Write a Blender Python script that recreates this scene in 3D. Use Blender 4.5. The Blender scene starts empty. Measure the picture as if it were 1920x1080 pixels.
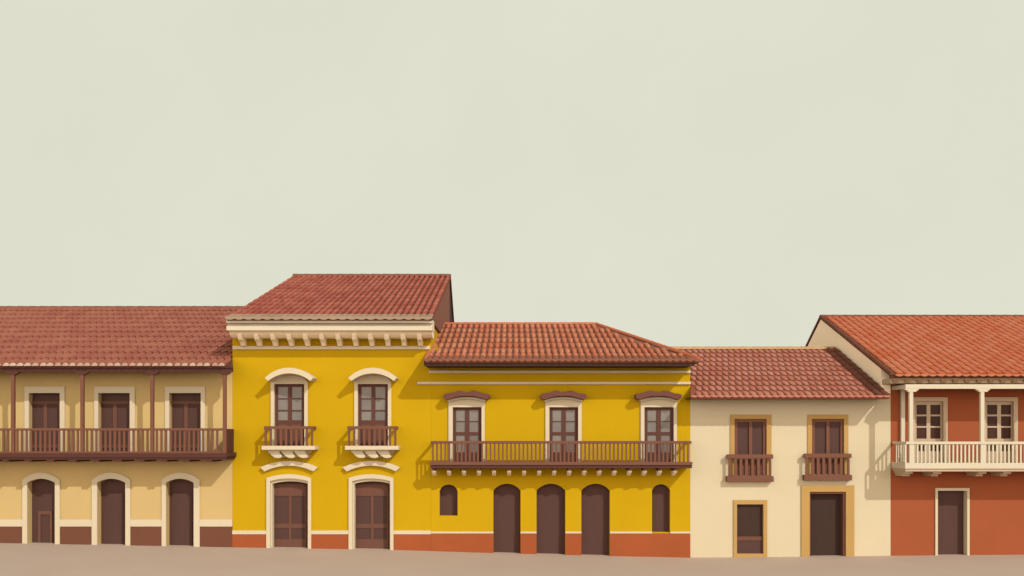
import bpy, bmesh, math, random
from mathutils import Vector
random.seed(7)
S = bpy.context.scene
COL = S.collection

# ------------------------------------------------------------------ survey
# The row of houses stands on the plane y = 0; the viewpoint is 38 m in front
# of it.  One metre on that plane is 50 survey units; u() / v() turn survey
# units measured on a plane y into metres.
D, CX, HZ, CAMZ = 38.0, 960.0, 815.0, 4.4
def u(p, y=0.0): return (p - CX) / 50.0 * (D + y) / D
def v(p, y=0.0): return CAMZ + (HZ - p) / 50.0 * (D + y) / D

# ------------------------------------------------------------------ materials
def lin(h):
    h = h.lstrip('#'); o = []
    for i in (0, 2, 4):
        c = int(h[i:i+2], 16) / 255
        o.append(c / 12.92 if c <= 0.04045 else ((c + 0.055) / 1.055) ** 2.4)
    return (*o, 1)

ALB = 0.575
def alb(h):
    c = lin(h); return (c[0]*ALB, c[1]*ALB, c[2]*ALB, 1)
def base_mat(name, rough=0.9, spec=0.15):
    m = bpy.data.materials.new(name); m.use_nodes = True
    nt = m.node_tree; b = nt.nodes['Principled BSDF']
    b.inputs['Roughness'].default_value = rough
    b.inputs['Specular IOR Level'].default_value = spec
    return m, nt, b

def plaster(name, hexcol, var=0.05, bump=0.15, scale=1.0, rough=0.92, k=1.0):
    """painted limed plaster: broad mottling, fine trowel grain, slight bump"""
    m, nt, b = base_mat(name, rough)
    N, L = nt.nodes, nt.links
    tc = N.new('ShaderNodeTexCoord')
    n1 = N.new('ShaderNodeTexNoise'); n1.inputs['Scale'].default_value = 0.55 * scale
    n1.inputs['Detail'].default_value = 4
    n2 = N.new('ShaderNodeTexNoise'); n2.inputs['Scale'].default_value = 9 * scale
    n2.inputs['Detail'].default_value = 5
    L.new(tc.outputs['Object'], n1.inputs['Vector']); L.new(tc.outputs['Object'], n2.inputs['Vector'])
    mx = N.new('ShaderNodeMath'); mx.operation = 'MULTIPLY_ADD'
    mx.inputs[1].default_value = 0.35
    L.new(n2.outputs['Fac'], mx.inputs[0]); L.new(n1.outputs['Fac'], mx.inputs[2])
    r = N.new('ShaderNodeValToRGB')
    c = tuple(x*k for x in alb(hexcol)[:3])
    r.color_ramp.elements[0].position = 0.45; r.color_ramp.elements[1].position = 0.92
    r.color_ramp.elements[0].color = tuple(x * (1 - var) for x in c[:3]) + (1,)
    r.color_ramp.elements[1].color = tuple(min(1, x * (1 + var)) for x in c[:3]) + (1,)
    L.new(mx.outputs[0], r.inputs['Fac']); L.new(r.outputs['Color'], b.inputs['Base Color'])
    bp = N.new('ShaderNodeBump'); bp.inputs['Strength'].default_value = bump
    bp.inputs['Distance'].default_value = 0.01
    L.new(n2.outputs['Fac'], bp.inputs['Height']); L.new(bp.outputs['Normal'], b.inputs['Normal'])
    return m

def wood(name, hexcol, var=0.06, horizontal=False):
    m, nt, b = base_mat(name, 0.75, 0.2)
    N, L = nt.nodes, nt.links
    tc = N.new('ShaderNodeTexCoord'); mp = N.new('ShaderNodeMapping')
    mp.inputs['Scale'].default_value = (0.8, 14, 14) if horizontal else (14, 14, 0.8)
    n = N.new('ShaderNodeTexNoise'); n.inputs['Scale'].default_value = 1.2; n.inputs['Detail'].default_value = 5
    L.new(tc.outputs['Object'], mp.inputs['Vector']); L.new(mp.outputs['Vector'], n.inputs['Vector'])
    r = N.new('ShaderNodeValToRGB'); c = alb(hexcol)
    r.color_ramp.elements[0].position = 0.3; r.color_ramp.elements[1].position = 0.7
    r.color_ramp.elements[0].color = tuple(x * (1 - var) for x in c[:3]) + (1,)
    r.color_ramp.elements[1].color = tuple(x * (1 + var) for x in c[:3]) + (1,)
    L.new(n.outputs['Fac'], r.inputs['Fac']); L.new(r.outputs['Color'], b.inputs['Base Color'])
    return m

def tile(name, ha, hb):
    """fired clay: every tile its own tone, plus grain"""
    m, nt, b = base_mat(name, 0.85, 0.2)
    N, L = nt.nodes, nt.links
    g = N.new('ShaderNodeNewGeometry'); tc = N.new('ShaderNodeTexCoord')
    n = N.new('ShaderNodeTexNoise'); n.inputs['Scale'].default_value = 0.6; n.inputs['Detail'].default_value = 6
    L.new(tc.outputs['Object'], n.inputs['Vector'])
    mx = N.new('ShaderNodeMath'); mx.operation = 'MULTIPLY_ADD'; mx.inputs[1].default_value = 0.6
    sub = N.new('ShaderNodeMath'); sub.operation = 'MULTIPLY_ADD'; sub.inputs[1].default_value = 1.4; sub.inputs[2].default_value = -0.5
    L.new(n.outputs['Fac'], sub.inputs[0])
    L.new(g.outputs['Random Per Island'], mx.inputs[0]); L.new(sub.outputs[0], mx.inputs[2])
    r = N.new('ShaderNodeValToRGB')
    r.color_ramp.elements[0].position = 0.15; r.color_ramp.elements[1].position = 0.85
    r.color_ramp.elements[0].color = tuple(x*1.12 for x in alb(ha)[:3]) + (1,); r.color_ramp.elements[1].color = tuple(x*1.12 for x in alb(hb)[:3]) + (1,)
    L.new(mx.outputs[0], r.inputs['Fac']); L.new(r.outputs['Color'], b.inputs['Base Color'])
    return m

def glass(name, ha, hb, spec=0.3):
    m, nt, b = base_mat(name, 0.25, spec)
    N, L = nt.nodes, nt.links
    g = N.new('ShaderNodeNewGeometry')
    n = N.new('ShaderNodeTexNoise'); n.inputs['Scale'].default_value = 1.3
    tc = N.new('ShaderNodeTexCoord'); L.new(tc.outputs['Object'], n.inputs['Vector'])
    ad = N.new('ShaderNodeMath'); ad.operation = 'MULTIPLY_ADD'; ad.inputs[1].default_value = 0.5
    L.new(g.outputs['Random Per Island'], ad.inputs[0]); L.new(n.outputs['Fac'], ad.inputs[2])
    r = N.new('ShaderNodeValToRGB')
    r.color_ramp.elements[0].position = 0.3; r.color_ramp.elements[1].position = 1.0
    r.color_ramp.elements[0].color = alb(ha); r.color_ramp.elements[1].color = alb(hb)
    L.new(ad.outputs[0], r.inputs['Fac']); L.new(r.outputs['Color'], b.inputs['Base Color'])
    return m

M = dict(
    street=plaster('street_earth', 'E0C6B2', 0.035, 0.3, 0.6),
    cream1=plaster('straw_plaster', 'E4C382'), trim1=plaster('ivory_trim', 'F0DDBB', 0.03),
    dado1=plaster('brown_dado', '82533F'),
    yellow=plaster('yellow_plaster', 'DCAF08', 0.04), trim2=plaster('cream_stucco', 'F0DDBA', 0.03),
    crown=plaster('cornice_cream', 'F3E4C8', 0.03, k=1.06), shade_lift=plaster('shade_lift_cream', 'F6E4C4', 0.03, k=0.82/ALB), orange=plaster('orange_dado', 'B65F36'),  # cove and bracket cream: brightened in the colour itself to offset their shade
    cream4=plaster('pale_plaster', 'EEDCB7', 0.03), ochre=plaster('ochre_surround', 'D2A763'),
    rust=plaster('rust_plaster', 'B4603B'), white5=plaster('cream_paint', 'EFE0C3', 0.03),
    tan5=plaster('tan_paint', 'DCC0A0', 0.03),
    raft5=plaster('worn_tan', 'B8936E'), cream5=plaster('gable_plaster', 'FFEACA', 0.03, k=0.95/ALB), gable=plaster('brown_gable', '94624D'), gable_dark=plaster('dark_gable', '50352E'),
    wood=wood('brown_wood', '875743'), wood_h=wood('brown_wood_beam', '875743', horizontal=True),
    dark_h=wood('dark_beam', '61392F', horizontal=True), dark=wood('dark_wood', '61392F'),
    door=wood('door_wood', '61423A'), stile=wood('door_stile', '7C5242'), shutter=wood('shutter_wood', '60423A'),
    black=wood('deep_brown_wood', '493229'), black_h=wood('dark_fascia', '4C322B', horizontal=True),  # plain dark brown for the low house's door and lower window
    frame=wood('casement_wood', '6C4338'),
    hood=wood('hood_clay', '7C4D42', horizontal=True),
    glass=glass('window_glass', '6E6462', '93897C'), glass_dark=glass('dark_glass', '50332B', '583A30', 0.06),
    under1=plaster('roof_bed_left', '6B4433'), under2=plaster('roof_bed_tall', '8A4F3D'),
    under3=plaster('roof_bed_hip', 'A0644D'), under4=plaster('roof_bed_low', 'A5614C'), under5=plaster('roof_bed_right', '7A4B2E'),
    t1=tile('clay_left', 'A55C49', 'B46E56'), t2=tile('clay_tall', 'A65443', 'BC6C57'),
    t3=tile('clay_hip', 'CB714F', 'D48C69'), t4=tile('clay_low', 'BC705A', 'C98670'),
    t5=tile('clay_right', 'CB6843', 'D27C58'),
    ridge1=tile('ridge_left', '8A5343', '905847'), ridge3=tile('ridge_hip', 'C96F4C', 'D07A55'),
    mortar1=tile('eave_mortar', 'C89F8B', 'E6CAB4'), mortar2=tile('eave_clay_pale', 'A68C74', 'B59A80'),
    verge=tile('verge_clay', '7C4A38', '84503D'), ridge4=tile('ridge_pale', 'C79C6F', 'CFA577'),
)

# ------------------------------------------------------------------ mesh tools
class MB:
    def __init__(s): s.vs, s.fs = [], []
    def add(s, vs, fs):
        k = len(s.vs); s.vs += [tuple(p) for p in vs]; s.fs += [tuple(i + k for i in f) for f in fs]; return s
    def box(s, x0, x1, y0, y1, z0, z1):
        return s.add([(x0,y0,z0),(x1,y0,z0),(x1,y1,z0),(x0,y1,z0),(x0,y0,z1),(x1,y0,z1),(x1,y1,z1),(x0,y1,z1)],
            [(0,3,2,1),(4,5,6,7),(0,1,5,4),(1,2,6,5),(2,3,7,6),(3,0,4,7)])
    def pbox(s, p0, p1, q0, q1, y0, y1):
        """box from survey units measured on its front plane y0"""
        return s.box(u(p0,y0), u(p1,y0), y0, y1, v(q1,y0), v(q0,y0))
    def prism(s, loop, y0, y1, holes=(), back=False):
        """outline in (x,z), optional holes, extruded from y0 (front) to y1"""
        bm = bmesh.new(); edges = []; loops = []
        for lp in (loop, *holes):
            vv = [bm.verts.new((x, y0, z)) for x, z in lp]
            edges += [bm.edges.new((vv[i], vv[(i+1) % len(vv)])) for i in range(len(vv))]
            loops.append([Vector((x, y0, z)) for x, z in lp])
        bmesh.ops.triangle_fill(bm, use_beauty=True, use_dissolve=False, edges=edges, normal=(0,-1,0))
        bm.verts.index_update()
        vs = [q.co.copy() for q in bm.verts]; fs = []
        for f in bm.faces:
            ids = [q.index for q in f.verts]
            if f.normal.y > 0: ids.reverse()
            fs.append(ids)
        bm.free(); n = len(vs)
        s.add(vs, fs)
        if back: s.add([(q.x, y1, q.z) for q in vs], [list(reversed(f)) for f in fs])
        for lp in loops:
            m = len(lp)
            s.add([(q.x, y0, q.z) for q in lp] + [(q.x, y1, q.z) for q in lp],
                  [(i, (i+1) % m, m + (i+1) % m, m + i) for i in range(m)])
        return s
    def xprism(s, prof, x0, x1):
        """profile in (y,z) extruded along x"""
        m = len(prof)
        bm = bmesh.new()
        vv = [bm.verts.new((x0, y, z)) for y, z in prof]
        bmesh.ops.triangle_fill(bm, use_beauty=True, use_dissolve=False, normal=(1,0,0),
            edges=[bm.edges.new((vv[i], vv[(i+1) % m])) for i in range(m)])
        bm.verts.index_update(); fs = [[q.index for q in f.verts] for f in bm.faces]; bm.free()
        s.add([(x0,y,z) for y,z in prof], fs); s.add([(x1,y,z) for y,z in prof], [f[::-1] for f in fs])
        s.add([(x0,y,z) for y,z in prof] + [(x1,y,z) for y,z in prof],
              [(i, (i+1) % m, m + (i+1) % m, m + i) for i in range(m)])
        return s
    def mesh(s, name, mat, smooth=False, origin=(0,0,0), fix=True):
        me = bpy.data.meshes.new(name)
        o = Vector(origin)
        me.from_pydata([tuple(Vector(p) - o) for p in s.vs], [], s.fs)
        if fix:
            bm = bmesh.new(); bm.from_mesh(me)
            bmesh.ops.remove_doubles(bm, verts=bm.verts, dist=1e-5)
            bmesh.ops.recalc_face_normals(bm, faces=bm.faces); bm.to_mesh(me); bm.free()
        me.materials.append(M[mat] if isinstance(mat, str) else mat)
        if smooth:
            for p in me.polygons: p.use_smooth = True
        return me

def world_loc(o):
    p = Vector((0,0,0))
    while o: p = p + o.location; o = o.parent
    return p
def part(name, mb, mat, parent, smooth=False, bevel=0.0, fix=True):
    org = world_loc(parent)
    o = bpy.data.objects.new(name, mb.mesh(name, mat, smooth, org, fix)); COL.objects.link(o); o.parent = parent
    if bevel:
        b = o.modifiers.new('bevel', 'BEVEL'); b.width = bevel; b.segments = 2; b.limit_method = 'ANGLE'
    return o
def repeats(name, mb, mat, parent, offsets, group, bevel=0.0, smooth=False):
    """first piece built in place, the others are copies of it moved by offsets"""
    first = part(name, mb, mat, parent, smooth, bevel)
    first['group'] = group; out = [first]
    for dx, dz in offsets:
        c = first.copy(); COL.objects.link(c); c.parent = parent
        c.location = first.location + Vector((dx, 0, dz)); out.append(c)
    return out
def house(name, label, px):
    o = bpy.data.objects.new(name, None); COL.objects.link(o)
    o.location = (u(px), 0, ground_z(u(px))); o.empty_display_size = 0.5
    o['label'] = label; o['category'] = 'house'; return o

def arc(x0, x1, zs, zc, n=14):
    """circular segment through (x0,zs), crown zc, (x1,zs)"""
    w = (x1 - x0) / 2; h = max(zc - zs, 1e-4); R = (w*w + h*h) / (2*h); cz = zc - R
    a = math.asin(min(1, w / R)); a = a if h <= w else math.pi - a
    return [((x0+x1)/2 + R*math.sin(-a + 2*a*i/n), cz + R*math.cos(-a + 2*a*i/n)) for i in range(n+1)]
def opening(p0, p1, q_bottom, q_spring, q_crown=None, y=0.0, n=14):
    x0, x1, zb, zs = u(p0,y), u(p1,y), v(q_bottom,y), v(q_spring,y)
    top = [(x0, zs), (x1, zs)] if q_crown is None else arc(x0, x1, zs, v(q_crown,y), n)
    return [(x0, zb)] + top + [(x1, zb)]
def flat(p0, p1, q0, q1, y=0.0):
    return [(u(p0,y), v(q1,y)), (u(p0,y), v(q0,y)), (u(p1,y), v(q0,y)), (u(p1,y), v(q1,y))]
def jamb(outer, inner):
    """U-shaped surround between two openings that both stand open at the bottom"""
    return outer + inner[::-1]

# ------------------------------------------------------------------ ground
GP = [(-60, 1017), (0, 1018), (436, 1026), (740, 1031), (930, 1037), (1120, 1042), (1294, 1045.5), (1380, 1045), (1670, 1042), (1920, 1040), (1990, 1039.5)]
GX = [(u(a), v(b)) for a, b in GP]
def ground_z(x):
    if x <= GX[0][0]: return GX[0][1]
    for (a, za), (b, zb) in zip(GX, GX[1:]):
        if x <= b: return za + (zb - za) * (x - a) / (b - a)
    return GX[-1][1]
xs = [-400, -100] + [a for a, _ in GX] + [100, 400]
ys = [-400, -120, -60, -40, -30, -20, -10, -4, 0, 6, 20, 60, 400]
mb = MB()
vs = [(x, y, ground_z(x)) for y in ys for x in xs]
nx = len(xs)
mb.add(vs, [(j*nx+i, j*nx+i+1, (j+1)*nx+i+1, (j+1)*nx+i) for j in range(len(ys)-1) for i in range(nx-1)])
st = bpy.data.objects.new('street', mb.mesh('street', 'street')); COL.objects.link(st); st['kind'] = 'structure'

# ------------------------------------------------------------------ roofs
class Slope:
    """one roof plane: eave line (y,z) to ridge line (y,z)"""
    def __init__(s, ye, ze, yr, zr):
        s.ye, s.ze = ye, ze; s.L = math.hypot(yr-ye, zr-ze)
        s.vy, s.vz = (yr-ye)/s.L, (zr-ze)/s.L; s.ny, s.nz = -s.vz, s.vy
    def at(s, x, t, n=0.0): return (x, s.ye + s.vy*t + s.ny*n, s.ze + s.vz*t + s.nz*n)
def barrel(mb, sl, xc, t0, t1, w, wid, hei, lip, skew=0.0, K=6, j=0.0):
    """one curved clay tile: sections along the slope with widths and heights, lower end closed"""
    n = len(wid); vs = []; fs = []
    for i in range(n):
        f = i / (n-1); t = t0 + (t1-t0)*f
        for k in range(K+1):
            a = math.pi * (1 - k / K)
            vs.append(sl.at(xc + skew*f + j + w/2*wid[i]*math.cos(a), t, lip*(1-f) + hei[i]*math.sin(a)))
    for i in range(n-1):
        for k in range(K):
            p = i*(K+1)+k; fs.append((p, p+1, p+K+2, p+K+1))
    fs.append(tuple(range(K, -1, -1)))
    mb.add(vs, fs)
def plate(mb, sl, xc, t, w, h, th, tilt):
    """rounded hexagonal scale tile, slightly domed, lower end lifted"""
    hexa = [(-.5,.0),(-.46,-.26),(-.25,-.45),(0,-.5),(.25,-.45),(.46,-.26),(.5,0),(.40,.3),(0,.5),(-.40,.3)]
    vs = [sl.at(xc, t, th*1.7)] + [sl.at(xc + a*w, t + b*h, th + tilt*(0.5-b)) for a, b in hexa] \
         + [sl.at(xc + a*w, t + b*h, 0) for a, b in hexa]
    n = len(hexa); fs = []
    for i in range(n):
        k = (i+1) % n
        fs.append((0, 1+i, 1+k)); fs.append((1+i, 1+n+i, 1+n+k, 1+k))
    mb.add(vs, fs)
def slab(sl, xa, xb, t0, t1, th=0.08, xat=None, xbt=None):
    """the roof bed under the tiles"""
    xat = xa if xat is None else xat; xbt = xb if xbt is None else xbt
    m = MB()
    pts = [sl.at(xa,t0), sl.at(xb,t0), sl.at(xbt,t1), sl.at(xat,t1)]
    low = [(p[0], p[1] - sl.ny*th, p[2] - sl.nz*th) for p in pts]
    m.add(pts + low, [(0,1,2,3),(7,6,5,4),(0,4,5,1),(1,5,6,2),(2,6,7,3),(3,7,4,0)])
    return m
def cap_row(mb, a, b, r, seg=0.45, K=6):
    """half-round cap tiles laid end to end along a line a-b"""
    a, b = Vector(a), Vector(b); d = b - a; n = max(1, int(d.length/seg)); d1 = d.normalized()
    side = d1.cross(Vector((0,0,1))).normalized(); up = side.cross(d1)
    for i in range(n):
        p0 = a + d*(i/n); p1 = a + d*((i+1)/n); vs = []
        for p, rr in ((p0, r), (p1, r*0.9)):
            for k in range(K+1):
                an = math.pi*k/K; vs.append(p + side*rr*math.cos(an) + up*rr*math.sin(an))
        mb.add(vs, [(k, k+1, K+2+k, K+1+k) for k in range(K)] + [tuple(range(K,-1,-1)), tuple(range(K+1, 2*K+2))])
def shell(root, mat, x0, x1, prof, name='side_wall'):
    """side walls and back wall of a house from its (y,z) profile"""
    m = MB(); m.xprism(prof, x0, x0+0.3); part(name, m, mat, root)
    m = MB(); m.xprism(prof, x1-0.3, x1); part(name, m, mat, root)
    yb = max(p[0] for p in prof); zt = min(p[1] for p in prof if p[0] == yb and p[1] > 0.8)
    m = MB(); m.box(x0+0.3, x1-0.3, yb-0.3, yb, -0.6, zt); part('back_wall', m, mat, root)
def scallop(x0, x1, zt, zl, amp, step, y0, y1):
    pts = [(x0, zt), (x1, zt)]; n = max(1, round((x1-x0)/step)); low = []
    for i in range(n):
        for k in range(6): 
            f = k/6; low.append((x0 + (i+f)*(x1-x0)/n, zl - amp*math.sin(math.pi*f)))
    low.append((x1, zl))
    return MB().prism(pts + low[::-1], y0, y1, back=True)
BASE = -0.8
def leaf(root, name, outline, y, mat='door', thick=0.06):
    m = MB(); m.prism(outline, y, y+thick); return part(name, m, mat, root)

# ================================================================== HOUSE 1 : straw-coloured, timber gallery
GD = 1.2                                        # gallery depth
x0, x1 = u(-300), u(436) - 0.004
h1 = house('town_house', 'straw yellow house with a long dark timber gallery and three arched doors', 200)
dz1 = [(-210, -158), (-79, -27), (52, 104), (183, 236), (312, 364)]       # arched ground floor openings
dz1u = [(-207, -149), (-76, -18), (55, 113), (185, 244), (318, 377)]      # upper doors
m = MB()
holes = [opening(a, b, 1060, 905, 897.5) for a, b in dz1] + [flat(a, b, 737, 853) for a, b in dz1u]
holes = [[(x, max(z, BASE + 0.05)) for x, z in h] for h in holes]
m.prism([(x0,BASE),(x0,v(672)),(x1,v(672)),(x1,BASE)], 0, 0.42, holes)
part('front_wall', m, 'cream1', h1)
sl1 = Slope(-GD-0.1, v(686,-GD-0.1), 10.0, v(577,10.0))
yb1 = 20.0; zb1 = sl1.ze + 0.25
shell(h1, 'cream1', x0, x1, [(0.42,BASE),(0.42,v(672)),(10.0, v(577,10.0)-0.15),(yb1,zb1),(yb1,BASE)])
# dado, band, surrounds
edges = [(-300, -219), (-149, -88), (-18, 43)] + [(113, 173), (245, 304)] + [(375, 436)]
m = MB(); b = MB()
for a, c in edges:
    part('dado', MB().box(u(a), min(u(c), x1), -0.025, 0.0, BASE, v(987)), 'dado1', h1)
    part('dado_band', MB().box(u(a), min(u(c), x1), -0.045, 0.0, v(987), v(974)), 'trim1', h1)
for k, (a, c) in enumerate(dz1):
    out = [-219, -88, 43, 173, 304][k], [-149, -18, 113, 245, 375][k]
    d = leaf(h1, 'door', opening(a+1, c+3, 1060, 905, 896, y=0.34), 0.34, 'door')
    m = MB(); m.prism(jamb(opening(out[0], out[1], 1060, 900, 886), opening(a, c, 1060, 905, 897.5)), -0.06, 0.0)
    part('door_surround', m, 'trim1', d)
    m = MB(); y = 0.30
    if k == 2:
        m.prism(flat(71,98,958,1060,y), y, 0.338, [flat(76,93,965,1050,y)])
    else:
        m.prism(flat(a+9, c-4, 924, 1060, y), y+0.02, 0.338)
    part('door_panel', m, 'stile' if k == 2 else 'door', d)
for k, (a, c) in enumerate(dz1u):
    d = leaf(h1, 'gallery_door', flat(a-2, c+2, 735, 852, 0.25), 0.25, 'shutter')
    k -= 2; so = 47 + 131.5*k - (1 if k == 1 else 0), 122 + 131.5*k
    m = MB(); m.prism(jamb(flat(so[0], so[1], 725, 853), flat(a, c, 737, 853)), -0.05, 0.0)
    # flat() order is bottom-left, top-left, top-right, bottom-right
    part('door_surround', m, 'trim1', d)
    m = MB(); y = 0.21; cxp = (a+c)/2+1
    m.pbox(a+6, c-3, 752, 758, y, 0.25); m.pbox(cxp-3.5, cxp+3.5, 758, 852, y, 0.25)
    m.pbox(a+6, c-3, 834, 840, y+.006, 0.25)
    m.pbox(a+3, a+6, 752, 852, y+.01, 0.25); m.pbox(c-3, c, 752, 852, y+.01, 0.25)
    part('door_stile', m, 'stile', d)
# roof
xr0, xr1 = u(-300,-GD), u(438,-GD)
xr1b = u(437,-GD-.1)
ta = (0 - sl1.ye)/sl1.vy
bed = MB(); xw = u(436)-.01
top = [sl1.at(xr0,0), sl1.at(xr1b,0), sl1.at(xw,ta), sl1.at(xw,sl1.L), sl1.at(xr0,sl1.L)]
bot = [(a, b - sl1.ny*.08, c - sl1.nz*.08) for a, b, c in top]
bed.add(top+bot, [(0,1,2,3,4),(9,8,7,6,5)] + [(i, i+5, (i+1)%5+5, (i+1)%5) for i in range(5)])
rf = part('roof', bed, 'under1', h1)
rs = Slope(yb1+0.4, zb1-0.1, 10.0, v(577,10.0)); part('rear_slope', slab(rs, xr0, xw, 0, rs.L), 'under1', rf)
m = MB(); w = 0.262; rows = 12; ch = sl1.L / rows
for r in range(rows):
    n = int((xr1b - xr0) / w)
    for c in range(n + 1):
        xc = xr0 + (c + (0.5 if r % 2 else 0)) * w
        lim = xr1b + (xw-xr1b)*min(1, (r+.62)*ch/ta)
        if xr0 + w*.3 < xc < lim - w*.3:
            plate(m, sl1, xc, (r+0.62)*ch, w*0.985, ch*1.17, 0.02, 0.045)
part('roof_tiles', m, 't1', rf, fix=False)
m = MB(); n = int((xr1b-xr0)/0.27)
for i in range(n):
    xc = xr0 + (i+.5)*0.27 + random.uniform(-.02,.02)
    barrel(m, sl1, xc, -0.10, 0.12, 0.225, [.8,1,.85], [.085,.105,.04], 0.02)
part('eave_tiles', m, 'mortar1', rf, fix=False)
m = MB(); cap_row(m, (xr0, 10.0, v(577,10.0)-0.05), (xw, 10.0, v(577,10.0)-0.05), 0.14, 0.5)
part('ridge_cap', m, 'ridge1', rf, fix=False)
m = MB(); yb = -GD-0.02
m.box(u(-300,yb), u(434.5,yb), yb, yb+0.2, v(697,yb), v(687.5,yb)); part('eave_beam', m, 'dark_h', rf)
m = MB(); m.box(xr0+.4, xr0+.52, -GD+.2, -.002, v(694.5,0), v(689.5,0))
repeats('rafter', m, 'dark', rf, [(.8*i,0) for i in range(1,17)], 'rafters over the timber gallery')
# gallery
yf = -GD
bal = MB(); bal.box(u(-300,yf), u(424,yf), yf, -0.002, v(862,yf), v(853,yf))
bal.box(u(-300,yf-.03), u(425,yf-.03), yf-.04, yf-.002, v(858,yf), v(849.5,yf))
bal.prism(flat(419, 426, 849, 858, yf), yf+0.01, 0.0)
g1 = part('gallery', bal, 'dark_h', h1, bevel=0.008)
m = MB(); m.box(u(-300,yf), u(421,yf), yf-.02, yf+.06, v(807.5,yf), v(803,yf)); part('handrail', m, 'wood_h', g1, bevel=.008)
m = MB(); m.box(u(-300,yf), u(421,yf), yf, yf+.05, v(850.2,yf), v(846.5,yf)); part('bottom_rail', m, 'wood_h', g1)
posts = [-240, -108, 24, 154, 285, 421]
bp = []
p = -290.72
while p < 414:
    if min(abs(p-q) for q in posts) > 5.2: bp.append(p)
    p += 8.72
m = MB(); p = bp[0]; m.box(u(p-1.9,yf), u(p+1.9,yf), yf+.005, yf+.045, v(846.6,yf), v(807.4,yf))
repeats('baluster', m, 'wood', g1, [(u(q,yf)-u(p,yf), 0) for q in bp[1:]], 'balusters of the timber gallery')
m = MB(); q = posts[0]
m.box(u(q-3.1,yf), u(q+3.1,yf), yf-.035, yf+.1, v(852,yf), v(700,yf))
ps = repeats('post', m, 'wood', g1, [(u(t,yf)-u(q,yf), 0) for t in posts[1:]], 'posts of the timber gallery', bevel=.01)
for t, po in zip(posts, ps):
    m = MB(); rt = 12.5 if t < 400 else 11; pts = [(-13,696.8),(rt,696.8),(rt,699.2),(9.5,699.2),(9.5,701.2),(6,701.2),(6,703),(-6,703),(-6,701.2),(-9.5,701.2),(-9.5,699.2),(-13,699.2)]
    m.prism([(u(t+a,yf), v(b2,yf)) for a, b2 in pts], yf-.05, yf+.11, back=True)
    part('capital', m, 'dark', po)
m = MB(); q = -286.4
m.box(u(q-6,yf), u(q+6,yf), yf-.03, -0.01, v(866,yf), v(862,yf))
repeats('joist', m, 'dark', g1, [(u(q+42.4*i,yf)-u(q,yf), 0) for i in range(1, 17)], 'joist ends under the timber gallery')
m = MB(); xx = u(421,yf)
m.box(xx-.05, xx+.01, yf+.07, -0.003, v(850,yf), v(804,yf)); part('side_panel', m, 'dark_h', g1)
m = MB(); xx = u(424,yf)
m.box(xx+.005, xx+.07, yf-.04, -0.08, v(856,yf), v(849,yf)); part('side_moulding', m, 'dark_h', g1)

# ================================================================== HOUSE 2 : tall yellow
x0, x1 = u(436), u(808)
h2 = house('town_house', 'tallest yellow house with a bracketed cream cornice and two small balconies', 620)
wc = [542.5, 699]                                # window axes
dc = [(542, 500, 584, 1028), (696, 654, 738, 1032)]
m = MB(); holes = []
for c in wc: holes.append(flat(c-29.5, c+29.5, 719, 838))
for c, a, b2, g in dc: holes.append([(x, max(z, BASE+.05)) for x, z in opening(a+6.5, b2-5.5, 1060, 901, 896)])
m.prism([(x0,BASE),(x0,v(598)),(x1,v(598)),(x1,BASE)], 0, 0.5, holes)
part('front_wall', m, 'yellow', h2)
CO = -1.1
sl2 = Slope(CO-0.06, v(597,CO-0.06), 10.0, v(519,10.0))
zr2 = v(519,10.0); yb2 = 18.0; zb2 = v(598)-0.6
def zroof2(y): return sl2.ze + (y - sl2.ye) * sl2.vz / sl2.vy
side = [(0.5,BASE),(0.5,v(604)),(yb2,v(604)),(yb2,BASE)]
shell(h2, 'yellow', x0, x1, side)
gx = x1 - 0.02
m = MB(); m.xprism([(0.0,v(604)+.002),(0.0,zroof2(0)-.1),(10.0,zr2-.1),(10.0,v(604)+.002)], gx-.25, gx+.1); part('gable_wall', m, 'gable', h2)
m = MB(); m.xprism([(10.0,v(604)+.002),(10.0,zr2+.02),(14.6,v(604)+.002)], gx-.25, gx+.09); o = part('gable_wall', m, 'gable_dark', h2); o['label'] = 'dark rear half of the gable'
m = MB(); m.xprism([(0.0,v(604)+.002),(0.0,zroof2(0)-.1),(10.0,zr2-.1),(14.6,v(604)+.002)], x0+.02, x0+.25); part('gable_wall', m, 'gable', h2)
# roof
xa, xb = u(426,CO), u(811,CO)
rf = part('roof', slab(sl2, xa, xb, 0, sl2.L), 'under2', h2)
rs = Slope(14.8, v(604), 10.0, zr2); part('rear_slope', slab(rs, xa, xb, 0, rs.L), 'under2', rf)
m = MB(); w = 0.236; n = int((xb-xa)/w); rows = 13; ch = sl2.L/rows
for c in range(n):
    xc = xa + (c+.5)*(xb-xa)/n
    off = 0.5 if c % 2 else 0.0
    for r in range(rows):
        t0 = (r+0.06)*ch + (0.0 if off == 0 else 0.35*ch*0)
        barrel(m, sl2, xc + random.uniform(-.006,.006), t0, min(t0+ch*1.04, sl2.L), w*.74, [.86,1,.95,.8], [.085,.1,.09,.06], 0.03, K=5)
part('roof_tiles', m, 't2', rf, fix=False)
m = MB()
for c in range(n):
    xc = xa + (c+.5)*(xb-xa)/n
    barrel(m, sl2, xc, -0.06, 0.75, w*1.0, [1,1,.9], [.085,.085,.05], 0.05, K=6)
e2 = part('eave_tiles', m, 'mortar2', rf, fix=False)
part('eave_edge', scallop(xa-.03, xb, v(593.5,CO-.2), v(597.2,CO-.2), .045, .34, CO-.2, CO-.10), 'mortar2', rf)
m = MB(); cap_row(m, (xa,10.0,zr2+.02), (xb,10.0,zr2+.02), 0.13, 0.5); part('ridge_cap', m, 'ridge1', rf, fix=False)
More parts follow.
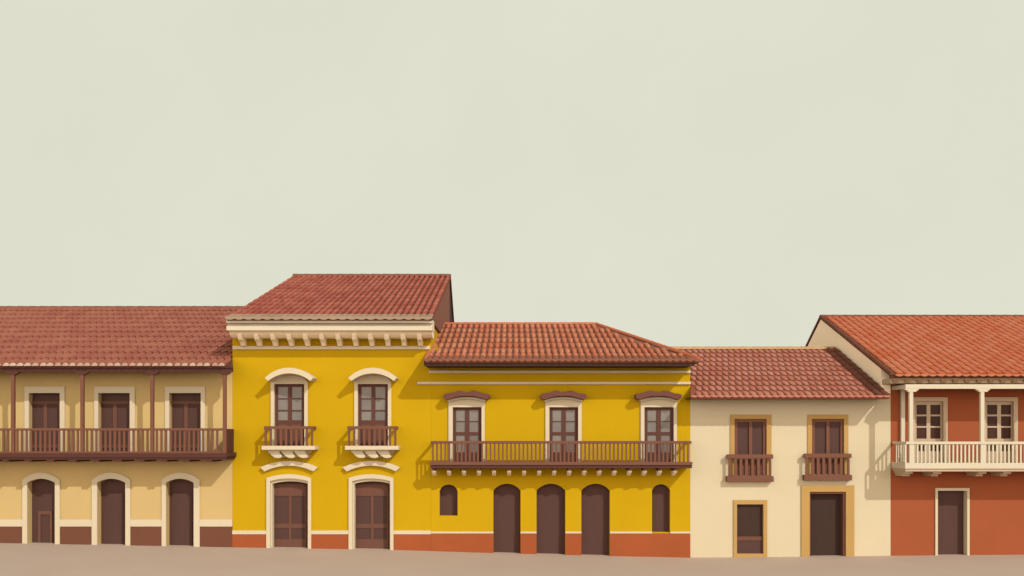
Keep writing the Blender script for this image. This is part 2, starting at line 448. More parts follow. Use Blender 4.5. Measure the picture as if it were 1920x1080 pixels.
# cornice
def zc_(q, y=CO): return v(q, y)
prof = [(0.0,zc_(597.6)),(CO,zc_(597.6)),(CO,zc_(605.5)),(CO+.20,zc_(606.2)),(CO+.20,zc_(610.8)),(CO+.03,zc_(611.2)),
        (CO+.05,zc_(619)),(0.0,zc_(619))]
m = MB(); m.xprism(prof, u(424,CO), u(810,CO)); co = part('cornice', m, 'crown', h2)
m = MB(); m.xprism([(0.0,zc_(619)-.002),(CO+.10,zc_(619)-.002),(CO+.30,zc_(621.5)),(CO+.38,zc_(625.5)),(CO+.52,zc_(629.5)),(CO+.6,zc_(630.5)),(0.0,zc_(630.5))], u(425.5,CO), u(809,CO)); part('cove', m, 'shade_lift', co)
m = MB(); m.box(u(437), u(806), -0.09, 0.0, v(655.5), v(649)); part('cornice_band', m, 'trim2', co, bevel=.01)
bt = [448.5 + 30.65*i for i in range(12)]
def console(xc, w):
    yA, yB = CO+.32, 0.0
    up = [(yA, v(621,yA)), (yA+.02, v(629,yA)), (yA+.12, v(636,yA)), (yA+.30, v(640,-.5)), (-.36, v(644,-.4)),(-.27, v(648.6,-.27)), (-.04, v(649,-.04))]
    return MB().xprism(up + [(-.002, v(649)), (-.002, v(634)), (yA+.4, v(631,-.4)), (yA+.3, v(630.3,-.5))], xc-w/2, xc+w/2)
repeats('bracket', console(u(bt[0],CO+.3), 0.175), 'shade_lift', co, [(u(t,CO+.3)-u(bt[0],CO+.3), 0) for t in bt[1:]], 'scrolled brackets under the cornice', bevel=.02)
# dado
segs = [(436, 500), (584, 654), (738, 808)]
m = MB(); b = MB()
for a, c in segs:
    part('dado', MB().box(u(a), u(c), -0.03, 0, BASE, v(1001.5)), 'orange', h2)
    part('dado_band', MB().box(u(a), u(c), -0.05, 0, v(1001.5), v(994.5)), 'trim2', h2)

def casement(root, name, p0, p1, q0, q1, y, cols, rows, mat_f, mat_g, depth=0.07, panel_mat=None, extra=()):
    """wooden window: one frame mesh with a hole per pane, panes as a child, one sheet per pane"""
    fo = flat(p0, p1, q0, q1, y); hs = []
    for a, b2 in cols:
        for c, d2 in rows: hs.append(flat(a, b2, c, d2, y))
    m = MB(); m.prism(fo, y, y+depth, hs); f = part(name, m, mat_f, root)
    g = MB()
    for a, b2 in cols:
        for c, d2 in rows: g.prism(flat(a-.5, b2+.5, c-.5, d2+.5, y+.035), y+.035, y+.05)
    part('pane', g, mat_g, f)
    return f

def curved_hood(root, c, half, q_end, q_crown, thick, y, mat, name='hood'):
    a = arc(u(c-half,y), u(c+half,y), v(q_end,y), v(q_crown,y), 20)
    b2 = arc(u(c-half+6,y), u(c+half-6,y), v(q_end+thick*.55,y), v(q_crown+thick,y), 20)
    m = MB(); m.prism(a + b2[::-1], y, 0.0, back=True)
    # lit fillet along the lower edge
    return part(name, m, mat, root)

for c in wc:
    f = casement(h2, 'window', c-29, c+28.5, 719.5, 838, 0.10, [(c-21.5,c-2.5),(c+4.5,c+23.5)], [(725.5,746.5),(748.5,768.5),(771,788)], 'frame', 'glass')
    m = MB()
    m.pbox(c-20.5, c-3, 796, 826, 0.085, 0.10); m.pbox(c+4, c+22, 796, 826, 0.085, 0.10); part('window_panel', m, 'stile', f)
    m = MB(); m.prism(jamb(opening(c-34.5, c+35, 838, 716, 699), flat(c-28, c+28.5, 720, 838)), -0.06, 0.12)
    part('window_surround', m, 'trim2', f)
    curved_hood(f, c-.5, 45.5, 708.5, 689.5, 10.5, -0.75, 'trim2')
    # balcony
    yf = -0.72
    m = MB(); m.box(u(c-52.5,yf), u(c+48,yf), yf, -0.002, v(843.5,yf), v(836,yf))
    bl = part('balcony', m, 'trim2', h2, bevel=.012)
    lx, rx = c-47, c+43.5
    m = MB(); m.box(u(lx-1,yf), u(rx+1,yf), yf+.02, yf+.1, v(804.5,yf), v(799,yf))
    m.box(u(lx,yf), u(lx,yf)+.08, yf+.1, 0.0, v(804.5,yf), v(799.3,yf)); m.box(u(rx,yf)-.08, u(rx,yf), yf+.1, 0.0, v(804.5,yf), v(799.3,yf))
    part('handrail', m, 'wood_h', bl, bevel=.008)
    bx = [lx+1.8 + (rx-lx-3.6)*i/9 for i in range(10)]
    m = MB(); m.box(u(bx[0]-2,yf), u(bx[0]+2,yf), yf+.035, yf+.085, v(836.2,yf), v(804.3,yf))
    repeats('baluster', m, 'wood', bl, [(u(t,yf)-u(bx[0],yf), 0) for t in bx[1:]], 'balusters of a small balcony')
    y = -.5
    m = MB(); pts = [(-44,843.4),(-16,843.4),(-19,847),(-17,851),(-14,855),(-15,858.5),(-21,859.6),(-28,858.6),(-34,854),(-39,848.5)]
    m.prism([(u(c+p,y), v(q,y)) for p, q in pts], y, -.002)
    repeats('corbel', m, 'trim2', bl, [((t-0)/50*(D+y)/D,0) for t in (24.5, 48.5)], 'corbels under a small balcony', bevel=.035)
    m = MB(); y = -.3; m.prism([(u(c+p,y), v(q,y)) for p, q in [(-40,843.4),(43,843.4),(29,857.5),(-24,857.5)]], y, -.003); part('corbel_back', m, 'tan5', bl)

for c, a, b2, g in dc:
    curved = MB(); y = -0.16; cc = (a+b2)/2 - .5 if c < 600 else (a+b2)/2
    A = arc(u(cc-54,y), u(cc+54,y), v(876.5,y), v(864,y), 20); B = arc(u(cc-46,y), u(cc+46,y), v(884.5,y), v(873.5,y), 20)
    d = leaf(h2, 'door', opening(a+6, b2-4, 1060, 908, 902, y=0.36), 0.36, 'door')
    curved.prism(A + B[::-1], y, 0.0); part('drip_moulding', curved, 'trim2', d, bevel=.02)
    m = MB(); m.prism(jamb(opening(a, b2, 1060, 896, 889), opening(a+7, b2-6, 1060, 902, 897)), -0.07, 0.05); part('door_surround', m, 'trim2', d)
    m = MB(); m.prism(jamb(opening(a+5, b2-4, 1060, 900, 895), opening(a+10, b2-7.5, 1060, 907, 902.5)), 0.05, 0.36); part('door_reveal', m, 'trim2', d)
    m = MB(); y = 0.33; L_, R_ = a+14, b2-12; mid = (L_+R_)/2+1
    m.pbox(mid-2.5, mid+2.5, 912, 1012, y, 0.36); m.pbox(L_, R_, 982, 990, y+.008, 0.36); m.pbox(L_, R_, 1011, 1060, y+.004, 0.36)
    m.pbox(L_-2.5, L_, 912, 1060, y, .36); m.pbox(R_, R_+2.5, 912, 1060, y, .36); m.pbox(L_, R_, 908, 930, y+.004, .36)
    part('door_stile', m, 'stile', d)

# ================================================================== HOUSE 3 : lower yellow, long balcony
x0, x1 = u(808) + .004, u(1294)
h3 = house('town_house', 'lower yellow house with a long brown balcony and three dark arched doorways', 1050)
wins = [(849, 903, 875), (1030, 1084, 1056.5), (1208, 1263, 1235)]
doors = [(925, 976, 1039), (1006, 1060, 1041), (1090, 1143.5, 1043)]
m = MB()
holes = [flat(a-.5, b2+.5, 762.5, 868) for a, b2, c in wins]
holes += [[(x, max(z, BASE+.05)) for x, z in opening(a, b2, 1070, 920, 907, n=20)] for a, b2, g in doors]
holes += [opening(824, 858, 967, 921, 908.5, n=20), opening(1222.5, 1256.5, 998, 919, 908, n=20)]
m.prism([(x0,BASE),(x0,v(672)),(x1,v(672)),(x1,BASE)], 0, 0.45, holes); part('front_wall', m, 'yellow', h3)
EO = -1.35
sl3 = Slope(EO-0.04, v(676,EO-.04), 6.5, v(608.5,6.5)); zr3 = v(608.5,6.5)
shell(h3, 'yellow', x0, x1, [(0.45,BASE),(0.45,v(672)),(11.0,v(672)),(11.0,BASE)])
xa = u(797,EO); xbe = u(1311,EO); xra, xrb = u(826,6.5), u(1118,6.5)
gp = [(0.45,v(672)+.002),(0.45,v(672)+.35),(6.5,zr3-.12),(11.0,v(672)+.3),(11.0,v(672)+.002)]
m = MB(); m.xprism(gp, x0+.01, x0+.3); part('gable_wall', m, 'yellow', h3)
rf = part('roof', slab(sl3, xa, xbe, 0, sl3.L, xat=xra, xbt=xrb), 'under3', h3)
m = MB()   # hipped right end and rear slope
A = sl3.at(xbe,0); B = (xrb,6.5,zr3); C_ = (xbe, 13.2, sl3.ze); E = (xra,6.5,zr3); F = (xra,13.2,sl3.ze)
m.add([A,B,C_,E,F], [(0,2,1),(1,2,4,3)]); m.add([(p[0],p[1],p[2]-.08) for p in (A,B,C_,E,F)], [(1,2,0),(3,4,2,1)])
part('hip_slope', m, 'under3', rf, fix=False)
m = MB(); w = 0.243; rows = 7; ch = sl3.L/rows; n = int((xbe-xa)/w)
for r in range(rows):
    f = (r+.5)/rows; lim = xbe + (xrb-xbe)*(r+1.0)/rows
    for c in range(n):
        xc = xa + (c+.55)*w
        if xc + w*.3 > lim: continue
        t0 = (r + (0.60 if r == 0 else 0.08))*ch
        barrel(m, sl3, xc + random.uniform(-.008,.008), t0, (r+1.0)*ch - .02, w*.80, [.6,.95,1,.9,.55], [.06,.09,.095,.075,.035], 0.02, K=6)
part('roof_tiles', m, 't3', rf, fix=False)
m = MB()
for c in range(n+1):
    xc = xa + (c+.5)*w
    if xc < xbe-.1: barrel(m, sl3, xc, -0.05, ch*.75, w*1.0, [1,1,.9], [.075,.075,.03], 0.015, K=6)
part('eave_tiles', m, 'under3', rf, fix=False)
part('eave_edge', scallop(xa-.03, xbe+.02, v(672.5,EO-.13), v(675.3,EO-.13), .055, .246, EO-.13, EO-.06), 'under3', rf)
m = MB(); cap_row(m, (xra-.02,6.5,zr3), (xrb,6.5,zr3), .11, .5); cap_row(m, (xrb,6.5,zr3), (A[0]-.02,A[1]+.05,A[2]+.06), .10, .5)
cap_row(m, (xra,6.45,zr3+.01), (xa+.02,EO,sl3.ze+.06), .07, .5)
part('ridge_cap', m, 'ridge3', rf, fix=False)
m = MB(); m.prism([(u(795,EO),v(685.8,EO)),(u(795,EO),v(675,EO)),(u(1308,EO),v(675,EO)),(u(1301,EO),v(685.8,EO))], EO, EO+.16, back=True)
part('eave_fascia', m, 'black_h', rf); m = MB()
m.box(u(795,EO)+.03, u(1300,EO)-.05, EO+.16, -.002, v(685.5,EO), v(683.5,EO)); part('eave_soffit', m, 'dark_h', rf)
m = MB(); m.box(u(804), u(1294.5), -.10, 0, v(700), v(695)); part('cornice_band', m, 'trim2', h3, bevel=.012)
m = MB(); m.box(u(782.5), u(1294.5), -.10, -.001, v(721), v(716)); part('cornice_band', m, 'trim2', h3, bevel=.012)
m = MB(); b = MB()
ds = [808, 925, 976, 1006, 1060, 1090, 1143.5, 1294]
for i in range(0, 8, 2):
    a, c = ds[i], ds[i+1]; a = max(u(a), x0)
    part('dado', MB().box(a, u(c), -.03, 0, BASE, v(1000)), 'orange', h3)
    for e, f2 in ([(a, u(c))] if i < 6 else [(a, u(1222.5)), (u(1256.5), u(c))]):
        part('dado_band', MB().box(e, f2, -.045, 0, v(1000), v(996.5)), 'trim2', h3)
for a, b2, g in doors: 
    d = leaf(h3, 'door', opening(a-3, b2+3, 1070, 918, 904, y=0.3), 0.3, 'door')
leaf(h3, 'shutter', opening(821, 861, 972, 920, 906, y=.28), .28, 'door'); leaf(h3, 'shutter', opening(1219, 1260, 1003, 919, 906, y=.28), .28, 'door')
def wavy_hood(c):
    pts_t = [(-44,741),(-41,738),(-28,736.3),(-16,732.2),(-11,731.6),(-5,734.6),(0,735.2),(6,734.6),(12,731.4),(17,732.2),(29,737),(41,738.6),(44,741.5)]
    pts_b = [(43,746),(39,749.5),(33,749),(22,745),(10,743),(-10,743),(-22,745),(-33,749),(-39,749.5),(-43,746)]
    return [(u(c+a,-.45), v(b2,-.45)) for a, b2 in pts_t + pts_b]
for a, b2, c in wins:
    k0, k1 = a+6, a+23; k2, k3 = a+31, b2-6
    f = casement(h3, 'window', a-1, b2+1, 762, 868, 0.08, [(k0,k1),(k2,k3)], [(769,789.3),(790.8,810),(816,848)], 'frame', 'glass')
    m = MB(); m.prism(jamb(opening(c-34, c+34, 868, 752, 746), flat(a, b2, 763.5, 868)), -.06, .09); part('window_surround', m, 'trim2', f)
    m = MB(); y = -.2; A_ = arc(u(c-37,y), u(c+37,y), v(750,y), v(744,y), 14); B_ = arc(u(c-34,y), u(c+34,y), v(754,y), v(748,y), 14)
    m.prism(A_ + B_[::-1], y, -.06, back=True); part('arch_moulding', m, 'trim2', f, bevel=.015)
    m = MB(); m.prism(wavy_hood(c), -.45, 0.0, back=True); o = part('hood', m, 'hood', f, bevel=.025)
yf = -0.9
m = MB(); m.box(u(807,yf), u(1297.5,yf), yf, -.002, v(878,yf), v(872.2,yf)); bl = part('balcony', m, 'dark_h', h3, bevel=.008)
m = MB(); m.box(u(806,yf), u(1298,yf), yf-.05, yf+.12, v(872.1,yf), v(866,yf)); part('floor_beam', m, 'wood_h', bl, bevel=.01)
m = MB(); m.box(u(809.5,yf), u(1296.5,yf), yf-.02, yf+.07, v(832,yf), v(826.8,yf))
for e in (810, 1295): m.box(u(e,yf)-.04, u(e,yf)+.04, yf+.07, -.002, v(832,yf), v(827,yf))
part('handrail', m, 'wood_h', bl, bevel=.008)
bx = [811.5 + 7.72*i for i in range(63)]
m = MB(); m.box(u(bx[0]-1.5,yf), u(bx[0]+1.5,yf), yf+.005, yf+.045, v(866.2,yf), v(831.8,yf))
repeats('baluster', m, 'wood', bl, [(u(t,yf)-u(bx[0],yf),0) for t in bx[1:]], 'balusters of the long brown balcony')
kx = [812.5 + 28.4*i for i in range(17)]
m = MB(); q = kx[0]; m.box(u(q-2.6,yf), u(q+2.6,yf), yf+.02, -.002, v(882.5,yf), v(878.1,yf))
repeats('joist', m, 'dark', bl, [(u(t,yf)-u(q,yf),0) for t in kx[1:]], 'joist ends under the long balcony')
m = MB(); m.xprism([(yf+.06,v(882.6,yf)),(yf+.12,v(886,yf)),(-.42,v(891.5,-.4)),(-.25,v(891.5,-.3)),(-.20,v(886,-.3)),(-.38,v(882.6,yf))], u(q-3.5,yf), u(q+3.5,yf))
repeats('bracket', m, 'shade_lift', bl, [(u(t,yf)-u(q,yf),0) for t in kx[1:]], 'pale brackets under the long balcony', bevel=.015)

# ================================================================== HOUSE 4 : pale cream, low
x0, x1 = u(1294) + .004, u(1670) - .004
h4 = house('town_house', 'low pale cream house with ochre door frames and two shallow wooden balconies', 1480)
ups = [(1377, 1437, 1369, 1446, 852, 893, 1363, 1450), (1522, 1582, 1514, 1590, 850.5, 890.5, 1508, 1597)]
m = MB(); holes = [flat(a, b2, 785, t[5]-1) for t in ups for a, b2 in [(t[0], t[1])]]
holes += [flat(1381, 1431.5, 945, 1038.5), [(x, max(z, BASE+.05)) for x, z in flat(1517, 1586, 921.5, 1070)]]
m.prism([(x0,BASE),(x0,v(738)),(x1,v(738)),(x1,BASE)], 0, .4, holes); part('front_wall', m, 'cream4', h4)
EO = -1.1
sl4 = Slope(EO-.04, v(744,EO-.04), 5.0, v(655,5.0)); zr4 = v(655,5.0); yb4 = 10.5; zb4 = v(738)+.2
shell(h4, 'cream4', x0, x1-.45, [(.4,BASE),(.4,v(738)),(5.0,zr4-.12),(yb4,zb4),(yb4,BASE)])
xa, xb = u(1294.5,EO), u(1668,EO); xw = u(1294)+.01; ta = -sl4.ye/sl4.vy
bed = MB(); top = [sl4.at(xa,0), sl4.at(xb,0), sl4.at(xb,sl4.L), sl4.at(xw,sl4.L), sl4.at(xw,ta)]
bot = [(a, b - sl4.ny*.08, c - sl4.nz*.08) for a, b, c in top]
bed.add(top+bot, [(0,1,2,3,4),(9,8,7,6,5)] + [(i, i+5, (i+1)%5+5, (i+1)%5) for i in range(5)])
rf = part('roof', bed, 'under4', h4)
rs = Slope(yb4+.3, zb4-.1, 5.0, zr4); part('rear_slope', slab(rs, xw, xb, 0, rs.L), 'under4', rf)
m = MB(); w = .252; rows = 10; ch = sl4.L/rows; n = int((xb-xa)/w)
for r in range(rows):
    for c in range(n+1):
        xc = xa + (c + (.5 if r % 2 else .0) + .3)*w
        lim = xa + (xw-xa)*min(1, (r+.5)*ch/ta)
        if xc > xb - .55 or xc - w*.4 < lim: continue
        barrel(m, sl4, xc + random.uniform(-.008,.008), (r+.05)*ch, min((r+1.02)*ch, sl4.L-.02), w*.86, [.55,.9,1,.85,.5], [.03,.048,.05,.04,.018], .024, K=6)
part('roof_tiles', m, 't4', rf, fix=False)
m = MB()
for xx in (xb-.10, xb-.36):
    for r in range(rows): barrel(m, sl4, xx, r*ch, (r+1.05)*ch, .25, [1,.95,.85], [.11,.10,.09], .03)
part('verge_tiles', m, 'verge', rf, fix=False)
part('eave_edge', scallop(xa, xb, v(741.5,EO-.1), v(743,EO-.1), .04, .252, EO-.1, EO-.03), 't4', rf)
m = MB(); cap_row(m, (xw,5.0,zr4), (xb,5.0,zr4), .13, .5); part('ridge_cap', m, 'ridge4', rf, fix=False)
m = MB(); m.box(xa, xb, EO, EO+.14, v(748,EO), v(744.2,EO)); m.box(xa, xb, EO+.14, -.002, v(747,EO), v(745,EO)); part('eave_board', m, 'black_h', rf)
for (a, b2, s0, s1, q0, q1, r0, r1) in ups:
    f = leaf(h4, 'window', flat(a-1, b2+1, 784, q1-2, .09), .09, 'shutter')
    m = MB(); m.prism(jamb(flat(s0, s1, 777.5, q1-1), flat(a, b2, 785.5, q1-1)), -.04, .02); part('window_surround', m, 'ochre', f)
    y = .03; mid = (a+b2)/2
    m = MB(); m.prism(flat(a-.5, b2+.5, 784.8, q1-1.5, y), y, .088, [flat(a+6, mid-2.5, 791.5, 866, y), flat(mid+3.5, b2-6, 791.5, 866, y)]); part('casement_frame', m, 'wood', f)
    yf = -.26
    m = MB(); m.box(u(r0,yf), u(r1+1,yf), yf, -.002, v(q1+10.5,yf), v(q1,yf)); bl = part('balcony', m, 'wood_h', h4, bevel=.012)
    m = MB(); m.box(u(r0,yf), u(r1,yf), yf, yf+.08, v(q0+8,yf), v(q0,yf))
    for e in (r0+3, r1-3): m.box(u(e,yf)-.03, u(e,yf)+.03, yf+.08, -.002, v(q0+7,yf), v(q0+1,yf))
    part('handrail', m, 'wood_h', bl, bevel=.012)
    m = MB(); m.box(u(r0+3.5,yf), u(r0+7.5,yf), yf+.015, yf+.07, v(q1+.2,yf), v(q0+7.8,yf))
    repeats('post', m, 'wood', bl, [(u(r1-6,yf)-u(r0+5,yf),0)], 'end posts of a shallow balcony')
    bx = [r0+16.5, r0+26.5, r0+37, r0+48.5, r0+59.5, r0+70]
    m = MB(); m.box(u(bx[0]-2.6,yf), u(bx[0]+2.6,yf), yf+.02, yf+.06, v(q1+.2,yf), v(q0+7.8,yf))
    repeats('baluster', m, 'wood', bl, [(u(t,yf)-u(bx[0],yf),0) for t in bx[1:]], 'balusters of a shallow balcony')
f = leaf(h4, 'window', flat(1380, 1433, 944, 1040, .10), .10, 'black')
m = MB(); m.prism(flat(1375, 1438, 937.5, 1045.5), -.045, .1, [flat(1381.5, 1431, 945.5, 1038)]); part('window_surround', m, 'ochre', f)
m = MB(); m.pbox(1381.5, 1431.5, 1006, 1013.5, .05, .10); part('window_rail', m, 'stile', f)
m = MB(); m.pbox(1381.5, 1431.5, 1013.5, 1038.5, .075, .10); part('window_panel', m, 'door', f)
d = leaf(h4, 'door', flat(1514, 1590, 918, 1070, .3), .3, 'black')
m = MB(); m.prism(jamb(flat(1502, 1601, 910, 1070), flat(1517.5, 1585.5, 922, 1070)), -.05, .02); part('door_surround', m, 'ochre', d)
m = MB(); m.prism(jamb(flat(1516.5, 1586.5, 921, 1070), flat(1520, 1581.5, 926, 1070)), .02, .3); part('door_frame', m, 'wood', d)

# ================================================================== HOUSE 5 : rust red, white gallery
x0, x1 = u(1670), u(2150)
h5 = house('town_house', 'rust red house with a cream painted gallery under a bright tiled roof', 1800)
m = MB()
w5 = [(1714, 1768), (1846.5, 1899.5), (1979, 2032)]
holes = [flat(a, b2, 752, 872) for a, b2 in w5] + [[(x, max(z, BASE+.05)) for x, z in flat(1757, 1813, 919.5, 1070)]]
m.prism([(x0,BASE),(x0,v(700)),(x1,v(700)),(x1,BASE)], 0, .42, holes); part('front_wall', m, 'rust', h5)
GD5 = -1.34; EO = -1.1
sl5 = Slope(EO-.05, v(703.5,EO-.05), 7.4, v(594.5,7.4)); zr5 = v(594.5,7.4); yb5 = 13.4; zb5 = zr5 - 3.1
def zroof5(y): return sl5.ze + (y - sl5.ye)*sl5.vz/sl5.vy
zl = v(738)+.004
m = MB(); m.xprism([(.42,BASE),(.42,zl),(yb5,zl),(yb5,BASE)], x0+.003, x0+.3); part('side_wall', m, 'rust', h5)
# the upper gable stands over the neighbour's roof, flush with the verge
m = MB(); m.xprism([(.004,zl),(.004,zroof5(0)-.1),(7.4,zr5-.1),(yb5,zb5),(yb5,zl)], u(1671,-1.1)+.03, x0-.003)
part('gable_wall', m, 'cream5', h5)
m = MB(); m.xprism([(.42,BASE),(.42,v(700)),(7.4,zr5-.1),(yb5,zb5),(yb5,BASE)], x1-.3, x1); part('side_wall', m, 'rust', h5)
m = MB(); m.box(x0+.3, x1-.3, yb5-.3, yb5, BASE, zb5); part('back_wall', m, 'rust', h5)
xa, xb = u(1671,EO), u(2145,EO)
rf = part('roof', slab(sl5, xa, xb, 0, sl5.L), 'under5', h5)
rs = Slope(yb5+.4, zb5-.2, 7.4, zr5); part('rear_slope', slab(rs, xa, xb, 0, rs.L, th=.1), 'verge', rf)
m = MB(); w = .30; rows = 13; ch = sl5.L/rows; n = int((xb-xa-.2)/w)
for c in range(n):
    xc = xa + .2 + (c+.5)*w
    for r in range(-1, rows):
        t0 = (r + (.5 if c % 2 else 0))*ch + .1
        t1 = min(t0 + ch*.95, sl5.L - .02); t0 = max(t0, -.06)
        if t1 - t0 < .15: continue
        barrel(m, sl5, xc, t0, t1, w*.95, [.9,1,1,.94], [.055,.07,.07,.06], .025, K=5)
part('roof_tiles', m, 't5', rf, fix=False)
m = MB()
a_, b_ = sl5.at(xa+.03,-.02,.02), sl5.at(xa+.03,sl5.L,.02); cap_row(m, a_, b_, .10, .5)
part('verge_tiles', m, 'verge', rf, fix=False)
m = MB(); cap_row(m, (xa,7.4,zr5), (xb,7.4,zr5), .11, .5); part('ridge_cap', m, 'verge', rf, fix=False)
part('eave_edge', scallop(xa+.1, xb, v(701.5,EO-.14), v(703.2,EO-.14), .05, .30, EO-.14, EO-.08), 't5', rf)
m = MB(); m.box(u(1670,EO), xb, EO+.02, EO+.14, v(709,EO), v(703.6,EO)); part('eave_board', m, 'verge', rf)
m = MB(); y = -1.22+.25
m.box(u(1672,y), u(2145,y), y, -.002, v(711.5,y), v(709.3,y)); m.box(u(1672,y), u(2145,y), y+.12, -.002, v(718.5,y), v(711.5,y)); sf = part('eave_soffit', m, 'tan5', rf)
m = MB(); q = 1681.; m.box(u(q-4.5,y), u(q+4.5,y), y+.02, y+.115, v(717,y), v(711.6,y))
repeats('rafter_end', m, 'raft5', rf, [(u(q+22.3*i,y)-u(q,y),0) for i in range(1,20)], 'rafter ends under the bright roof')
# gallery
yf = GD5
m = MB(); m.box(x0+.02, u(2145,yf), yf, -.002, v(879,yf), v(868,yf)); bl = part('gallery', m, 'white5', h5, bevel=.012)
m = MB(); m.box(x0+.05, u(2145,yf), yf+.05, -.002, v(884,yf), v(879.1,yf)); part('floor_moulding', m, 'tan5', bl)
m = MB(); m.box(u(1698,yf), u(2145,yf), yf, yf+.14, v(729,yf), v(720.5,yf)); m.box(u(1698,yf)+.001, u(1698,yf)+.14, yf+.14, -.002, v(728.5,yf), v(721,yf))
part('beam', m, 'white5', bl, bevel=.01)
m = MB(); m.box(u(1698,yf)+.01, u(2145,yf), yf+.141, -.003, v(722,yf), v(720.8,yf)); part('ceiling', m, 'tan5', bl)
pp = [1709, 1842.5, 1976, 2109.5]
m = MB(); q = pp[0]; m.box(u(q-3.6,yf), u(q+3.6,yf), yf+.005, yf+.135, v(868.2,yf), v(729,yf))
ps = repeats('post', m, 'white5', bl, [(u(t,yf)-u(q,yf),0) for t in pp[1:]], 'posts of the cream gallery', bevel=.01)
for t, po in zip(pp, ps):
    m = MB(); pts = [(-13.5,729.1),(13.5,729.1),(13.5,731.5),(9.5,732),(9.5,734.5),(-7,734.5),(-7,732),(-10.5,731.5)]
    m.prism([(u(t+a,yf), v(b2,yf)) for a, b2 in pts], yf-.01, yf+.15, back=True); part('capital', m, 'white5', po)
m = MB(); m.box(u(1687.5), u(1694.5), -.13, -.002, v(870), v(722)); o = part('post', m, 'white5', bl); o['label'] = 'half post against the wall'
m = MB(); m.box(x0+.05, u(2145,yf), yf-.02, yf+.08, v(833,yf), v(828,yf)); m.box(x0+.05, x0+.13, yf+.08, -.002, v(833,yf), v(828.2,yf))
part('handrail', m, 'white5', bl, bevel=.01)
bx = [t for t in [1698.5 + 7.45*i for i in range(60)] if min(abs(t-q) for q in pp) > 4.2]
m = MB(); m.box(u(bx[0]-1.5,yf), u(bx[0]+1.5,yf), yf+.01, yf+.05, v(868.2,yf), v(832.8,yf))
repeats('baluster', m, 'white5', bl, [(u(t,yf)-u(bx[0],yf),0) for t in bx[1:]], 'balusters of the cream gallery')
m = MB(); xx = x0+.09
for i in range(1, 6): m.box(xx-.02, xx+.02, yf+.2*i-.02, yf+.2*i+.02, v(868.2,yf), v(832.8,yf))
part('side_balustrade', m, 'white5', bl)
kx = [1711, 1765, 1850, 1897, 1982, 2036]
def corbel5(q):
    m = MB(); a = u(q,yf)
    m.box(a-.19, a+.11, yf+.25, -.002, v(889,yf), v(884.1,yf)); m.box(a-.14, a+.12, yf+.55, -.002, v(893.5,yf+.3), v(889,yf)-.0005); return m
repeats('bracket', corbel5(kx[0]), 'tan5', bl, [(u(t,yf)-u(kx[0],yf),0) for t in kx[1:]], 'stepped brackets under the cream gallery', bevel=.012)
for a, b2 in w5:
    pc = [(a+4.5, a+23.5), (a+30.5, a+49.5)] 
    f = casement(h5, 'window', a-1, b2+1, 751, 872, .08, pc, [(759,777.3),(780.5,799),(802,822.5),(834,846)], 'tan5', 'glass_dark')
    m = MB(); m.prism(jamb(flat(a-7.5, b2+7.5, 745, 872), flat(a+.5, b2-.5, 752.5, 872)), -.07, .1); part('window_surround', m, 'tan5', f)
d = leaf(h5, 'door', flat(1752, 1820, 917, 1070, .26), .26, 'door')
m = MB(); m.prism(jamb(flat(1753, 1817, 915, 1070), flat(1757.5, 1812.5, 920, 1070)), -.05, .26); part('door_surround', m, 'trim2', d)

# ------------------------------------------------------------------ light
sd = Vector((-0.75, 1.0, -0.87)).normalized()
sl = bpy.data.lights.new('sun', 'SUN'); sl.energy = 2.95; sl.angle = math.radians(0.5); sl.color = (1.0, 0.995, 0.96)
so = bpy.data.objects.new('sun', sl); COL.objects.link(so); so.location = (30, -40, 40)
so.rotation_euler = sd.to_track_quat('-Z', 'Y').to_euler()
W = bpy.data.worlds.new('World'); S.world = W; W.use_nodes = True
nt = W.node_tree; bg = nt.nodes['Background']
# hazy, evenly lit pale sky with a barely visible mottling
tc = nt.nodes.new('ShaderNodeTexCoord'); nz = nt.nodes.new('ShaderNodeTexNoise'); nz.inputs['Scale'].default_value = 5.0
nz.inputs['Detail'].default_value = 3
nt.links.new(tc.outputs['Generated'], nz.inputs['Vector'])
rp = nt.nodes.new('ShaderNodeValToRGB'); rp.color_ramp.elements[0].position = .3; rp.color_ramp.elements[1].position = .7
rp.color_ramp.elements[0].color = lin('DCDECB'); rp.color_ramp.elements[1].color = lin('E0E1CF')
nt.links.new(nz.outputs['Fac'], rp.inputs['Fac']); 
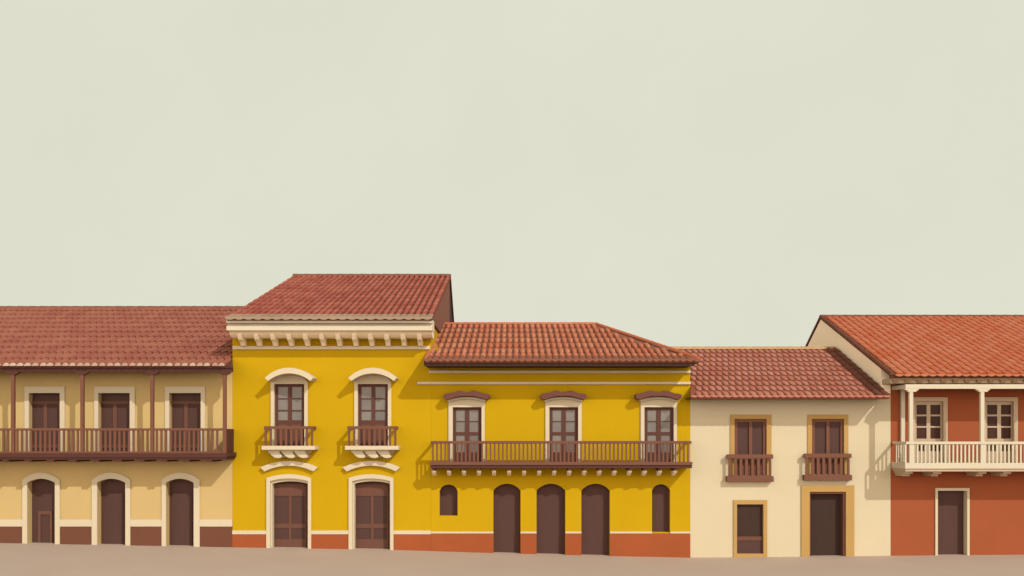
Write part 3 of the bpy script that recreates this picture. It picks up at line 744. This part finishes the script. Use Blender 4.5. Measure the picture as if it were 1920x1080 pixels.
# added fill: low sky glow behind the viewpoint, softens shade under the eaves
sx = nt.nodes.new('ShaderNodeSeparateXYZ'); nt.links.new(tc.outputs['Generated'], sx.inputs[0])
mr = nt.nodes.new('ShaderNodeMapRange'); mr.inputs['From Min'].default_value = 0.85; mr.inputs['From Max'].default_value = -1.0
mr.inputs['To Min'].default_value = 0.0; mr.inputs['To Max'].default_value = 1.0
nt.links.new(sx.outputs['Y'], mr.inputs['Value'])
gl = nt.nodes.new('ShaderNodeMix'); gl.data_type = 'RGBA'; gl.blend_type = 'ADD'
gl.inputs[7].default_value = (4.1, 3.45, 3.05, 1)
pw = nt.nodes.new('ShaderNodeMath'); pw.operation = 'POWER'; pw.inputs[1].default_value = 2.2
nt.links.new(mr.outputs['Result'], pw.inputs[0])
lo = nt.nodes.new('ShaderNodeMapRange'); lo.inputs['From Min'].default_value = 0.0; lo.inputs['From Max'].default_value = 0.9
lo.inputs['To Min'].default_value = 1.0; lo.inputs['To Max'].default_value = 0.0
nt.links.new(sx.outputs['Z'], lo.inputs['Value'])
l2 = nt.nodes.new('ShaderNodeMath'); l2.operation = 'MULTIPLY'; nt.links.new(pw.outputs[0], l2.inputs[0]); nt.links.new(lo.outputs['Result'], l2.inputs[1])
l3 = nt.nodes.new('ShaderNodeMath'); l3.operation = 'MULTIPLY'; nt.links.new(l2.outputs[0], l3.inputs[0]); nt.links.new(lo.outputs['Result'], l3.inputs[1])
gl.clamp_factor = False; nt.links.new(l3.outputs[0], gl.inputs[0])
# the base sky is dimmed overhead as well, to shape the shade
zr = nt.nodes.new('ShaderNodeMapRange'); zr.inputs['From Min'].default_value = 0.42; zr.inputs['From Max'].default_value = 1.0
zr.inputs['To Min'].default_value = 1.0; zr.inputs['To Max'].default_value = 0.4
nt.links.new(sx.outputs['Z'], zr.inputs['Value'])
vm = nt.nodes.new('ShaderNodeVectorMath'); vm.operation = 'SCALE'
nt.links.new(rp.outputs['Color'], vm.inputs[0]); nt.links.new(zr.outputs['Result'], vm.inputs['Scale'])
nt.links.new(vm.outputs[0], gl.inputs[6])
nt.links.new(gl.outputs[2], bg.inputs['Color'])
bg.inputs['Strength'].default_value = 1.0

# ------------------------------------------------------------------ camera
cd = bpy.data.cameras.new('camera'); cam = bpy.data.objects.new('camera', cd); COL.objects.link(cam)
cam.location = (0, -D, CAMZ); cam.rotation_euler = (math.radians(90), 0, 0)
cd.sensor_width = 36; cd.lens = 36 * D / 38.4; cd.shift_y = (HZ - 540) / 1920; cd.clip_end = 2000
S.camera = cam
S.view_settings.view_transform = 'Standard'; S.view_settings.look = 'None'
S.view_settings.exposure = 0; S.view_settings.gamma = 1
S.cycles.max_bounces = 6
